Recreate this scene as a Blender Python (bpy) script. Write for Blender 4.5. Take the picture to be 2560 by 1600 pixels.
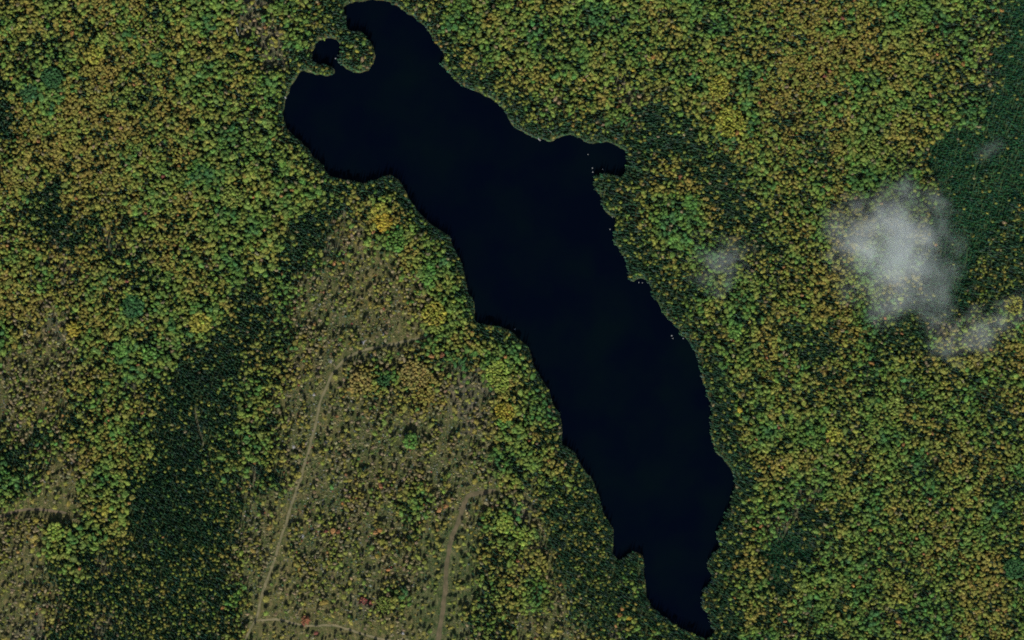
import bpy, bmesh, math, random
import numpy as np
from mathutils import Vector, Matrix, noise as mnoise

for o in list(bpy.data.objects):
    bpy.data.objects.remove(o)
scene = bpy.context.scene
C = scene.collection
R = math.radians

# ------------------------------------------------------------------ camera
PW, PH = 2560.0, 1600.0          # pixels of the photograph, half a metre each
MPP = 0.5
DIST = 5000.0
TILT = R(17.0)                   # the picture was taken a little off the vertical
LEAN = Vector((0.90, -0.43, 0)).normalized()
cam_loc = Vector((-LEAN.x * math.sin(TILT), -LEAN.y * math.sin(TILT), math.cos(TILT))) * DIST
fwd = (-cam_loc).normalized()
upv = (Vector((0, 1, 0)) - fwd * fwd.y).normalized()
rgt = fwd.cross(upv)
cam_data = bpy.data.cameras.new('camera')
cam_data.sensor_width = 36
cam_data.lens = 36 * DIST / (PW * MPP)
cam_data.clip_start = 100
cam_data.clip_end = 12000
cam = bpy.data.objects.new('camera', cam_data)
C.objects.link(cam)
cam.matrix_world = Matrix((( rgt.x, upv.x, -fwd.x, cam_loc.x),
                           ( rgt.y, upv.y, -fwd.y, cam_loc.y),
                           ( rgt.z, upv.z, -fwd.z, cam_loc.z),
                           (0, 0, 0, 1)))
scene.camera = cam

# ------------------------------------------------------------------ light
SUN_DIR = Vector((0.28, 1.14, -1.0)).normalized()       # the way the light travels
SUN_EL = math.asin(-SUN_DIR.z)
SUN_AZ = math.atan2(-SUN_DIR.x, -SUN_DIR.y)
world = bpy.data.worlds.new('World')
scene.world = world
world.use_nodes = True
wn = world.node_tree.nodes
sky = wn.new('ShaderNodeTexSky')
sky.sky_type = 'NISHITA'
sky.sun_disc = False
sky.sun_elevation = SUN_EL
sky.sun_rotation = SUN_AZ
world.node_tree.links.new(sky.outputs[0], wn['Background'].inputs[0])
wn['Background'].inputs[1].default_value = 0.1
sun_data = bpy.data.lights.new('sun', 'SUN')
sun_data.energy = 4.6
sun_data.angle = R(0.53)
sun_data.color = (1.0, 0.98, 0.92)
sun = bpy.data.objects.new('sun', sun_data)
sun.rotation_euler = SUN_DIR.to_track_quat('-Z', 'Y').to_euler()
sun.location = (-200, -900, 900)
C.objects.link(sun)
scene.view_settings.view_transform = 'Standard'
scene.view_settings.look = 'None'
scene.view_settings.exposure = 0.28
scene.view_settings.gamma = 1.0
scene.view_settings.use_curve_mapping = False
scene.cycles.volume_bounces = 4
scene.cycles.max_bounces = 8
scene.cycles.diffuse_bounces = 3
scene.cycles.use_denoising = False
scene.cycles.volume_step_rate = 1.0
scene.cycles.filter_width = 1.9

# ------------------------------------------------------------------ photo pixel <-> ground
_c = np.array(cam_loc); _f = np.array(fwd); _u = np.array(upv); _r = np.array(rgt)
KX = 36 / cam_data.lens / PW

def ground(px, py, z=0.0):
    px = np.asarray(px, float); py = np.asarray(py, float)
    a = ((px - PW / 2) * KX)[..., None]; b = ((PH / 2 - py) * KX)[..., None]
    d = _f + a * _r + b * _u
    t = (z - _c[2]) / d[..., 2]
    return _c[0] + d[..., 0] * t, _c[1] + d[..., 1] * t

def project(x, y, z):
    v = np.stack([np.asarray(x, float) - _c[0], np.asarray(y, float) - _c[1], np.asarray(z, float) - _c[2]], -1)
    dep = v @ _f
    return PW / 2 + (v @ _r) / dep / KX, PH / 2 - (v @ _u) / dep / KX

# ------------------------------------------------------------------ noise fields
class Field:
    def __init__(s, seed, scale):
        g = np.random.RandomState(seed)
        s.t = g.rand(128, 128); s.k = scale
    def one(s, x, y):
        x = np.asarray(x, float) / s.k + 40; y = np.asarray(y, float) / s.k + 40
        i = np.floor(x).astype(int); j = np.floor(y).astype(int)
        fx = x - i; fy = y - j
        fx = fx * fx * (3 - 2 * fx); fy = fy * fy * (3 - 2 * fy)
        t = s.t; a = t[i % 128, j % 128]; b = t[(i + 1) % 128, j % 128]
        c = t[i % 128, (j + 1) % 128]; d = t[(i + 1) % 128, (j + 1) % 128]
        return (a * (1 - fx) + b * fx) * (1 - fy) + (c * (1 - fx) + d * fx) * fy
    def __call__(s, x, y):
        return s.one(x, y) * 0.65 + s.one(np.asarray(x) * 2.1 + 311, np.asarray(y) * 2.1 + 97) * 0.35

# ------------------------------------------------------------------ what grows where (one letter per 40 x 40 photo pixels)
TILES = [[
"mymggyymyxxgggmr mgmmgmyyyxmgmgmr yxgxyxmgyyymymmr xxxxmyyyymxgmmmx mxxdmyyyyyyggmxm dgGGyyymxxyggyyx cygyyyyxxdymggxx dyyyyyyyxyymmmgx cyyyyyyyyxmmgxgm xyyyyyyymyyygmxx",
"rgmxccwwwxxmgmmm rxmmccwwwwcxgmmm rrmcwccwwwwcxmgm rrcwwxxwwwwccxxm gxcccccwwwwwccxx gxcwwwwwwwwwwccx mcwwwwwwwwwwwwcc gxwwwwwwwwwwwwwc mxcwwwwwwwwwwwww mmxcwwwwwwwwwwww",
"ymmmmgmmymmgmxmm mgxmmmxmgmmmgmxm xgxxmmmxxmmmmxmm ggmggmmmxmxmgGmm mmmgmgmxmxmmggmy xmxmgmmrmxgmgygy cxmxmgmrrxggyggm cxxmmxmrcccgyymy wcccccccddccxmym wwwcccccccccxyyx",
"yyyyyyymmmggxxck myyymymmgmmggxkk xymymyygmmxxgmxk yyyyyyymmmmxgrkk yyyyygmmmxxxmrck yyyyygmmgxmxxckk yyymymmgmmmxmxkk ymxyymgmmgmmmkkk yyxxymgmmmkkkkkk myxcygmmxxkkkkkk"],
["yymyyyyymmgmmggg yyxcmyyyymmyggxx yxccymxyygmymggg yxcdycxxmymmxggm xyccccyxmmgmxgxx yxyrcxryrxymymgm gmryryxdxyymxgmg ymmyrxmydxmmyxmm yyyoymymmmxmmgmx yyooxymGGmgmmgcc",
"gmxxcwwwwwwwwwww gmgmcccccwwwwwww mgxgcxxxxcwwwwww gmgmcrxyyxcwwwww ggmccorggmxcwwww mmxcrohhgmmxcwww gxcxbbhhbygmccww cmxrbbhhoogmmcww cxobbhhhboogmmcw cxoobhhbooogmmcw",
"wwwwwwwcxxxcccxg wwwwwccxmmmxccxg wwwwwccxmmmmxccm wwwwwwcxmmmmmxcc wwwwwwccxmmmmxxx wwwwwwcccmmgmxxc wwwwwwccxxmmmxxx wwwwwwwcccxmmmxx wwwwwwwwccxxmmmx wwwwwwwwwccmmgmx",
"yxymygmmmyxkkkkk ymmmymggmmkkkmkk mmxmymmgmmkkkkkk xmymmxmxmmkkkkkx mxymxxmmmmckkkxk xmmxymmmmmckkkxx xxymxmmmmcckkxxx xmxmmmmmmcckkxxm mxmmmxmmccckxxmm mymxymmmxccxxxmm"],
["mooromymxxgmgmxc goohomyxgxGmmxcx ooohomymgGgmxccx ooooroxmgmcddccx ooooymmxrmcdddxg oooooxymmxcdccxg oobocxmmmmccdxxg xocmcxmymmcdccxg cxxoomymxccdcxxm mcohoommcccdcxgr",
"cxbooboobhhggmcw cxobobbbhhhGmyxc xxoobbbbobxmmyxg xxobhhoyGyyorrgg xobbhbbyxbyorrrm mobbhbboobobrrbm cbbbhbbobobbbrby xbbbbbbbbobobbbm xbbbbobbbobbbobm cbbhbbboobobbbbm",
"cwwwwwwwwwcxxmmm mcwwwwwwwwwcxxmx mcwwwwwwwwwwcmgm mmcwwwwwwwwwcxgy mmcwwwwwwwwwccmg mmxcwwwwwwwwccmg gmxcwwwwwwwwccmg mxxcwwwwwwwwccxm mmxcwwwwwwwwwcxm xxxxcwwwwwwwwccx",
"mxcxymmcxxrrmmcy yxccxymxxxmrmrxm ymxxymxxgmxmmmxy mymxxmxmgxmxmmxm gxxymxxgmmmmxxyx mgmmgxgmmmxmmxcm gmgmgxxmxmmxmxcx ggmmmrxmmgmxmmxx mgmgmxmmmmxmxxmm mxgmmxmgmmxmmxmm"],
["mxhhhmmgdddcxxmb xhhhhxxmddddcmmb ohhhhxmgcdddcxmb oohxgmmmccdddcxb ohhgmxmcccccxmxb hhhxgmrrccmmxxob hhhxmmxccccxxmob hhoomxccmccxcxmb ohroxmrcmxcxccxb hrrcmxrxmmxmccxb",
"xobobboooooobhbo bbobbboobxgobbhx bhobbbobbbobhbxg bhbbobbooxbbhbxg bhbbobbboobhhbxx bhbobbbboobhhhxm hbbobbbboohhhhxm hhbbobrhgohhhhxm hhbobbbobhhhhxxx hhhhbhhhhhhhhrxx",
"oxmxxccwwwwwwwcg rbxcxccwwwwwwccg rhxcxccwwwwwwcxm gbxxcxcwwwwwccxm xbhccxcwwwwwccmx rmhxcccdcwwwccmm mmhccccxcwwwccxg mmhbccxccwwwccmm bbbbcxxxccwwcccm bbbbbxrxxcccccgm",
"ggxmgmgmxmmxmmxx gxrmmggmmmmmmmcx xrdcmgmmmmymmmgm rkdxmggxmmmymmxm kkxmmmmxxmmymmxc kcxggmmxxmymmmxG kxmmggmmmxmxymmg cmggmmgmmmxmmmmm xmmmmgmrxmmmymmm mxmmmmgmxmmxmmym"]]
MAP = []
for row in TILES:
    parts = [t.split() for t in row]
    for k in range(10):
        MAP.append(''.join(p[k] for p in parts))
def recast(c0, c1, r0, r1, **sw):
    for r_ in range(r0, r1):
        MAP[r_] = MAP[r_][:c0] + ''.join(sw.get(ch, ch) for ch in MAP[r_][c0:c1]) + MAP[r_][c1:]
recast(3, 14, 34, 40, m='z', x='z', c='z'); recast(9, 15, 21, 34, m='z', x='z'); recast(33, 39, 30, 40, c='z', x='z'); recast(60, 64, 13, 19, x='z', m='z'); recast(57, 60, 14, 18, c='k')
recast(26, 30, 33, 40, h='n', b='n', o='n'); recast(16, 22, 36, 40, b='h'); recast(58, 62, 10, 19, x='k', m='z', c='k'); recast(40, 46, 12, 19, x='z'); recast(48, 60, 19, 24, x='z')
KINDS_ = 'ymgGxcdkbohrwzn'
MAPN = np.array([[KINDS_.index(ch) for ch in r_] for r_ in MAP])
_b = [(830,448),(812,510),(745,600),(690,655),(640,725),(585,800),(520,865),(460,905)]      # the conifer belt from the lake to the low ground
BELT = [(a + (c - a) * k / 4, b + (d - b) * k / 4) for (a, b), (c, d) in zip(_b, _b[1:]) for k in range(4)]
w1, w2 = Field(1, 42), Field(2, 42)
w3, w4 = Field(3, 16), Field(4, 16)

def kind_at(px, py, rs, jit=13):
    px = np.asarray(px, float); py = np.asarray(py, float)
    qx = px + (w1(px, py) - .5) * 70 + (w3(px, py) - .5) * 26 + rs.normal(0, jit, px.shape)
    qy = py + (w2(px, py) - .5) * 70 + (w4(px, py) - .5) * 26 + rs.normal(0, jit, px.shape)
    i = np.clip((qy / 40).astype(int), 0, 39); j = np.clip((qx / 40).astype(int), 0, 63)
    out = MAPN[i, j].copy()
    near = np.full(px.shape, 1e9)
    for B in BELT:
        near = np.minimum(near, np.hypot(qx - B[0], qy - B[1]))
    out[near < 24] = KINDS_.index('c')
    return out

LAKE = [(860,16),(875,9),(891,4),(910,1),(931,0),(965,3),(992,13),(1016,29),(1037,45),(1063,69),(1084,98),(1108,135),(1104,159),(1121,180),(1143,204),(1164,217),(1196,233),(1222,243),(1251,265),(1267,288),(1280,310),(1293,323),(1314,333),(1328,341),(1349,347),(1378,352),(1399,343),(1428,336),(1449,344),(1470,358),(1485,360),(1500,356),(1526,357),(1547,368),(1563,378),(1569,397),(1566,422),(1558,437),(1549,442),(1535,437),(1518,433),(1504,432),(1496,436),(1489,442),(1485,455),(1486,465),(1492,479),(1505,495),(1510,522),(1523,537),(1537,543),(1539,556),(1534,575),(1533,590),(1544,620),(1558,643),(1568,670),(1574,696),(1584,704),(1592,696),(1613,699),(1627,715),(1632,736),(1645,757),(1658,784),(1677,802),(1693,818),(1701,834),(1719,850),(1735,877),(1746,898),(1751,930),(1761,967),(1772,996),(1779,1025),(1779,1064),(1779,1099),(1790,1128),(1812,1152),(1828,1176),(1838,1200),(1830,1242),(1822,1271),(1806,1311),(1794,1332),(1796,1359),(1800,1370),(1780,1390),(1769,1409),(1772,1427),(1780,1443),(1777,1459),(1761,1472),(1756,1491),(1757,1525),(1772,1536),(1780,1562),(1783,1581),(1772,1596),(1748,1591),(1730,1583),(1698,1568),(1669,1549),(1648,1533),(1626,1512),(1616,1480),(1611,1438),(1608,1406),(1604,1385),(1582,1380),(1566,1393),(1547,1397),(1534,1385),(1531,1359),(1534,1327),(1523,1303),(1507,1282),(1500,1248),(1492,1224),(1481,1200),(1470,1188),(1449,1157),(1441,1133),(1418,1117),(1407,1112),(1404,1064),(1399,1035),(1383,1012),(1370,975),(1357,948),(1338,922),(1330,893),(1320,869),(1293,840),(1270,824),(1235,814),(1196,808),(1188,795),(1185,757),(1166,717),(1159,665),(1135,622),(1124,590),(1090,569),(1053,537),(1031,506),(1010,471),(992,445),(968,437),(939,448),(910,455),(870,450),(844,444),(825,442),(812,421),(796,402),(785,394),(770,370),(743,347),(722,328),(711,307),(709,275),(717,243),(727,217),(740,193),(754,177),(772,181),(799,188),(817,190),(833,184),(836,175),(828,166),(816,160),(799,160),(783,151),(780,135),(788,116),(799,103),(820,96),(841,100),(852,114),(852,130),(844,143),(848,153),(860,169),(875,177),(894,182),(915,180),(931,164),(936,148),(934,119),(920,100),(905,82),(878,77),(865,63),(865,45),(860,30)]

def smooth_closed(pts, n=3):
    out = []
    P = np.array(pts, float); L = len(P)
    for i in range(L):
        p0, p1, p2, p3 = P[i - 1], P[i], P[(i + 1) % L], P[(i + 2) % L]
        for k in range(n):
            t = k / n
            out.append(0.5 * (2 * p1 + (p2 - p0) * t + (2 * p0 - 5 * p1 + 4 * p2 - p3) * t * t + (3 * p1 - p0 - 3 * p2 + p3) * t ** 3))
    return np.array(out)

def smooth_open(pts, n=6):
    P = np.array([pts[0]] + list(pts) + [pts[-1]], float); out = []
    for i in range(1, len(P) - 2):
        p0, p1, p2, p3 = P[i - 1], P[i], P[i + 1], P[i + 2]
        for k in range(n):
            t = k / n
            out.append(0.5 * (2 * p1 + (p2 - p0) * t + (2 * p0 - 5 * p1 + 4 * p2 - p3) * t * t + (3 * p1 - p0 - 3 * p2 + p3) * t ** 3))
    out.append(P[-2])
    return np.array(out)

shore = smooth_closed(LAKE, 3)
shore += np.stack([(Field(11, 8)(shore[:, 0], shore[:, 1]) - .5) * 9, (Field(12, 8)(shore[:, 0], shore[:, 1]) - .5) * 9], -1)

def sdf_raw(px, py):
    """Signed distance to the shoreline in photo pixels, positive on land."""
    a = shore; b = np.roll(shore, -1, 0)
    e = b - a; el = (e ** 2).sum(1)
    px = np.ravel(px); py = np.ravel(py); out = np.empty(len(px))
    for s in range(0, len(px), 6000):
        x = px[s:s + 6000, None]; y = py[s:s + 6000, None]
        t = np.clip(((x - a[:, 0]) * e[:, 0] + (y - a[:, 1]) * e[:, 1]) / el, 0, 1)
        d = np.sqrt(((x - a[:, 0] - t * e[:, 0]) ** 2 + (y - a[:, 1] - t * e[:, 1]) ** 2).min(1))
        cr = ((a[:, 1] > y) != (b[:, 1] > y)) & (x < (b[:, 0] - a[:, 0]) * (y - a[:, 1]) / (b[:, 1] - a[:, 1] + 1e-12) + a[:, 0])
        out[s:s + 6000] = np.where(cr.sum(1) % 2 == 1, -d, d)
    return out
# the distance kept on a 4-pixel raster
GX0, GY0, GS = -200, -200, 4
_gx = np.arange(GX0, 2764, GS); _gy = np.arange(GY0, 1804, GS)
_mx, _my = np.meshgrid(_gx, _gy)
SDF = sdf_raw(_mx, _my).reshape(_mx.shape)
def sdf(px, py):
    x = np.clip((np.asarray(px, float) - GX0) / GS, 0, SDF.shape[1] - 1.01); y = np.clip((np.asarray(py, float) - GY0) / GS, 0, SDF.shape[0] - 1.01)
    i = x.astype(int); j = y.astype(int); fx = x - i; fy = y - j
    return (SDF[j, i] * (1 - fx) + SDF[j, i + 1] * fx) * (1 - fy) + (SDF[j + 1, i] * (1 - fx) + SDF[j + 1, i + 1] * fx) * fy
def ground_z(px, py):
    d = sdf(px, py) * MPP
    t = np.clip(d / 7.0, 0, 1)
    return np.where(d > 0, 0.9 * t * (2 - t), np.maximum(d * 0.3, -4))

TRACK = [(1082,838),(1060,844),(1031,849),(997,857),(957,865),(931,870),(894,881),(867,895),(849,911),(833,932),(822,953),(812,977),(801,1004),(795,1033),(789,1062),(779,1099),(771,1131),(760,1165),(753,1194),(746,1215),(730,1258),(717,1303),(698,1359),(680,1417),(664,1459),(651,1504),(643,1541),(632,1562),(619,1587),(607,1620),(595,1660)]
BRANCH = [(642,1551),(673,1549),(702,1549),(726,1555),(746,1561),(768,1565),(785,1565),(832,1564),(858,1570),(884,1577),(908,1586),(931,1592),(965,1600),(1010,1612)]
STRIP = [(1240,1225),(1205,1232),(1172,1240),(1156,1274),(1143,1311),(1129,1346),(1121,1385),(1115,1425),(1114,1465),(1111,1491),(1106,1531),(1100,1570),(1094,1610),(1088,1660)]
SPUR = [(-40,1300),(0,1291),(26,1282),(61,1275),(106,1274),(143,1279),(166,1283)]
TRAIL = [(488,1020),(491,1045),(497,1070),(504,1095),(510,1115)]
WAYS = [(smooth_open(TRACK), 3.2), (smooth_open(BRANCH), 2.9), (smooth_open(STRIP), 6.2), (smooth_open(SPUR), 3.6), (smooth_open(TRAIL), 2.5)]
def way_gap(px, py):
    """Distance beyond the edge of the nearest track, in photo pixels."""
    px = np.ravel(px); py = np.ravel(py); best = np.full(len(px), 1e9)
    for P, w in WAYS:
        lo = P.min(0) - 40; hi = P.max(0) + 40
        m = (px > lo[0]) & (px < hi[0]) & (py > lo[1]) & (py < hi[1])
        ix = np.where(m)[0]
        for s in range(0, len(ix), 8000):
            q = ix[s:s + 8000]
            d = np.sqrt(((px[q, None] - P[:, 0]) ** 2 + (py[q, None] - P[:, 1]) ** 2).min(1)) - w
            best[q] = np.minimum(best[q], d)
    return best

# groves with a look of their own: centre, radius, ramp value (0 ochre .. 1 emerald) or colour name, crown radius, spacing
GROVES = [
 (955,556,21,'brightgold',3.6,5.6),(950,528,19,'brightlime',3.8,6.2),(127,193,25,'emerald',2.9,4.6),(236,136,24,'brightlime',3.2,5.4),
 (252,100,17,'lime',3.4,5.6),(72,232,20,'emerald',3.6,6),(988,604,23,'brightgreen',3.6,6),(1070,672,15,'green',4,6.4),(1072,702,17,'brightgreen',4.2,6.6),
 (1086,784,28,'brightlime',2.9,5),(1090,822,15,'lime',3.6,6),(1242,936,29,'brightlime2',3.4,5.6),(1256,962,16,'brightlime2',3.4,5.6),(1262,1028,24,'brightgold2',3.2,5.2),
 (1258,1050,18,'brightgreen',3.6,6),(1035,936,36,'goldtan',3.2,5.6),(900,955,27,'goldtan',3.4,6),(1026,1102,16,'brightgreen',3.6,5.6),(958,952,13,'emerald',3,5),
 (1264,1312,23,'brightlime2',3.6,5.8),(1306,1338,21,'brightlime2',3.4,5.6),(908,1503,9,'red',2.6,5),(924,1510,6,'red',2.4,5),(763,1551,10,'rust',2.8,4.8),
 (2536,1420,24,'emerald',3.1,5),(1797,214,27,'brightlime',2.8,4.8),(330,765,27,'emerald',3.6,5.6),(300,872,18,'brightgreen',3.8,6),(372,884,18,'brightgreen',3.8,6),
 (578,492,28,'lime2',3,5),(2144,196,15,'brightgreen',3.2,5),(1190,420,0,'gold',3,5),(960,1510,20,'lime2',2.2,4.4),(500,806,26,'brightlime',3.6,6),(185,822,17,'brightgold2',3.4,5.4),
 (1825,305,36,'yellowlime',3.1,5.2),(2180,352,18,'lime2',3.2,5.2),(1835,830,16,'brightgreen',3.8,6),(2240,1010,22,'lime2',3.6,5.8),(262,1276,12,'brightlime',3.8,6),(140,1330,22,'brightlime2',3.8,6),
 (2085,1085,18,'yellowlime',3.6,5.8),(1725,505,16,'green',4.2,6.6),(1688,600,14,'brightgreen',4.4,6.8),(2535,762,22,'brightlime',3,5),(108,1305,0,'gold',3,5),
]
LONE = [(2177,907,4.6,'orange'),(905,150,4.6,'salmon'),(892,128,4.6,'brightlime'),(878,115,4.2,'lime'),(1388,246,5,'salmon'),(1397,256,4.4,'salmon'),(1597,240,5.2,'salmon'),(1630,143,4.6,'orange'),
 (1582,175,4.6,'brightgold'),(1848,1024,6.4,'brightgold'),(2106,46,4,'red'),(2060,191,3.6,'red'),(2407,161,5,'orange'),(2474,211,4.6,'salmon'),(2502,26,5,'orange'),(1842,332,5,'orange'),
 (180,83,5,'orange'),(620,122,4.6,'orange'),(318,703,3.6,'red'),(408,441,3.8,'red'),(363,533,3.6,'red'),(555,1520,4,'orange'),(832,1326,6,'tanorange'),(845,1329,4.6,'rust'),(951,1213,5.4,'rust'),(815,1328,4,'red'),
 (948,1326,5.6,'orange'),(938,1330,5,'tanorange'),(790,1583,4.6,'red'),(942,1390,5.4,'gold'),(932,1392,4.4,'tan'),(2245,1553,5.4,'orange'),(2148,1442,5,'orange'),(1555,1522,5,'orange'),(1548,1538,4.6,'orange'),(1570,1546,5,'brightgold'),
 (1105,885,5,'rust'),(1078,890,5.4,'tanorange'),(1700,440,4.2,'rust'),(1213,1256,5,'tan'),(2510,556,4.2,'salmon'),(1965,535,5,'gold'),(2105,825,4.6,'salmon'),(1115,1265,5,'tanorange'),(1098,1275,5.4,'tanorange'),(1122,1250,4.6,'gold')]

# ------------------------------------------------------------------ colours (sun never painted in: these are leaf and soil colours)
RAMP = [(0.0, (0.240, 0.203, 0.046)), (0.22, (0.232, 0.222, 0.047)), (0.42, (0.194, 0.232, 0.046)), (0.62, (0.142, 0.212, 0.043)), (0.82, (0.096, 0.186, 0.040)), (1.0, (0.058, 0.145, 0.043))]
NAMED = dict(brightgold=(.36,.28,.036), brightgold2=(.31,.26,.04), gold=(.30,.23,.045), goldtan=(.27,.225,.065), brightlime=(.30,.29,.05), brightlime2=(.24,.31,.055), lime=(.21,.27,.055), lime2=(.20,.25,.055),
             yellowlime=(.27,.275,.045), green=(.09,.19,.04), brightgreen=(.115,.225,.046), emerald=(.05,.128,.042), red=(.23,.085,.058), rust=(.24,.105,.05), salmon=(.28,.205,.11), orange=(.31,.165,.05), tan=(.235,.20,.10), tanorange=(.36,.19,.07))
WORD = dict(brightgold='bright gold', brightgold2='gold', gold='gold', goldtan='tan gold', brightlime='lemon yellow', brightlime2='lime green', lime='yellow green', lime2='yellow green', yellowlime='lemon yellow', green='green',
            brightgreen='bright green', emerald='dark emerald', red='dark red', rust='rust red', salmon='salmon pink', orange='orange', tan='tan', tanorange='tan orange')
def ramp(t):
    for (a, ca), (b, cb) in zip(RAMP, RAMP[1:]):
        if t <= b:
            k = (t - a) / (b - a)
            return tuple(x + (y - x) * k for x, y in zip(ca, cb))
    return RAMP[-1][1]
def ramp_word(t):
    return 'ochre' if t < .14 else 'yellow' if t < .36 else 'yellow green' if t < .56 else 'light green' if t < .74 else 'green' if t < .9 else 'dark emerald'
SOIL = dict(y=(.085,.066,.030), m=(.050,.056,.026), g=(.042,.052,.022), G=(.03,.04,.018), x=(.050,.046,.026), c=(.034,.046,.024), d=(.030,.046,.024), k=(.034,.056,.032), b=(.058,.065,.035), o=(.062,.062,.034), h=(.074,.074,.040), r=(.066,.066,.052), w=(.06,.055,.03), z=(.036,.048,.024), n=(.056,.066,.037))

# ------------------------------------------------------------------ material helpers
def new_mat(name):
    m = bpy.data.materials.new(name); m.use_nodes = True
    n = m.node_tree.nodes; l = m.node_tree.links
    return m, n, l, n['Principled BSDF']
def set_spec(b, v):
    b.inputs['Specular IOR Level'].default_value = v
def mix_rgb(n, l, mode, fac, a, b):
    x = n.new('ShaderNodeMix'); x.data_type = 'RGBA'; x.blend_type = mode
    for sock, v in ((x.inputs[0], fac), (x.inputs[6], a), (x.inputs[7], b)):
        if hasattr(v, 'is_linked'): l.new(v, sock)
        else: sock.default_value = v if not isinstance(v, tuple) else (*v, 1)[:4]
    return x.outputs[2]
def tex_noise(n, l, scale, detail=3, rough=.55, coord=None):
    t = n.new('ShaderNodeTexNoise'); t.inputs['Scale'].default_value = scale; t.inputs['Detail'].default_value = detail; t.inputs['Roughness'].default_value = rough
    if coord is not None: l.new(coord, t.inputs['Vector'])
    return t
def remap(n, l, src, a, b, lo, hi):
    m = n.new('ShaderNodeMapRange'); m.inputs[1].default_value = a; m.inputs[2].default_value = b; m.inputs[3].default_value = lo; m.inputs[4].default_value = hi
    l.new(src, m.inputs[0]); return m.outputs[0]

def leaf_mat(name, lo, hi, rough=.75, translucent=.18):
    m, n, l, b = new_mat(name)
    at = n.new('ShaderNodeAttribute'); at.attribute_type = 'INSTANCER'; at.attribute_name = 'tint'
    geo = n.new('ShaderNodeNewGeometry')
    v = remap(n, l, geo.outputs['Random Per Island'], 0, 1, lo, hi)
    tc = n.new('ShaderNodeTexCoord')
    nz = tex_noise(n, l, 1.7, 3, .6, tc.outputs['Object'])
    v2 = remap(n, l, nz.outputs['Fac'], .3, .7, .78, 1.22)
    mu = n.new('ShaderNodeMath'); mu.operation = 'MULTIPLY'; l.new(v, mu.inputs[0]); l.new(v2, mu.inputs[1])
    col = n.new('ShaderNodeVectorMath'); col.operation = 'SCALE'
    l.new(at.outputs['Color'], col.inputs[0]); l.new(mu.outputs[0], col.inputs['Scale'])
    l.new(col.outputs[0], b.inputs['Base Color'])
    b.inputs['Roughness'].default_value = rough; set_spec(b, .15)
    tr = n.new('ShaderNodeBsdfTranslucent'); l.new(col.outputs[0], tr.inputs[0])
    mx = n.new('ShaderNodeMixShader'); mx.inputs[0].default_value = translucent
    l.new(b.outputs[0], mx.inputs[1]); l.new(tr.outputs[0], mx.inputs[2])
    l.new(mx.outputs[0], n['Material Output'].inputs[0])
    return m
M_LEAF = leaf_mat('autumn_leaves', .72, 1.25)
M_NEEDLE = leaf_mat('needles', .7, 1.3, .7, .25)
M_TWIG = leaf_mat('twigs_and_leaves', .65, 1.3, .85, .1)
def bark(name, a, b_, sc):
    m, n, l, b = new_mat(name)
    tc = n.new('ShaderNodeTexCoord'); nz = tex_noise(n, l, sc, 4, .6, tc.outputs['Object'])
    l.new(mix_rgb(n, l, 'MIX', remap(n, l, nz.outputs['Fac'], .35, .65, 0, 1), a, b_), b.inputs['Base Color'])
    b.inputs['Roughness'].default_value = .9; set_spec(b, .1)
    return m
M_BARK = bark('pale_bark', (.30, .29, .24), (.14, .13, .10), 3)
M_DARKBARK = bark('grey_brown_bark', (.10, .085, .07), (.05, .04, .035), 4)
M_DEADWOOD = bark('weathered_wood', (.42, .41, .39), (.26, .25, .24), 3)
M_ROCK = bark('pale_stone', (.42, .42, .40), (.25, .25, .24), 2)

# ------------------------------------------------------------------ mesh helpers
def mesh_from(name, verts, faces, mats, fm=None, smooth=None):
    me = bpy.data.meshes.new(name)
    me.from_pydata(verts, [], faces)
    for m in mats: me.materials.append(m)
    if fm: me.polygons.foreach_set('material_index', fm)
    if smooth is not None: me.polygons.foreach_set('use_smooth', smooth)
    me.update()
    return me

def add_obj(name, me, parent=None, **props):
    o = bpy.data.objects.new(name, me); C.objects.link(o)
    if parent: o.parent = parent
    for k, v in props.items(): o[k] = v
    return o

def frame_of(nrm):
    nrm = Vector(nrm).normalized()
    a = nrm.orthogonal().normalized()
    return nrm, a, nrm.cross(a)

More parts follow.
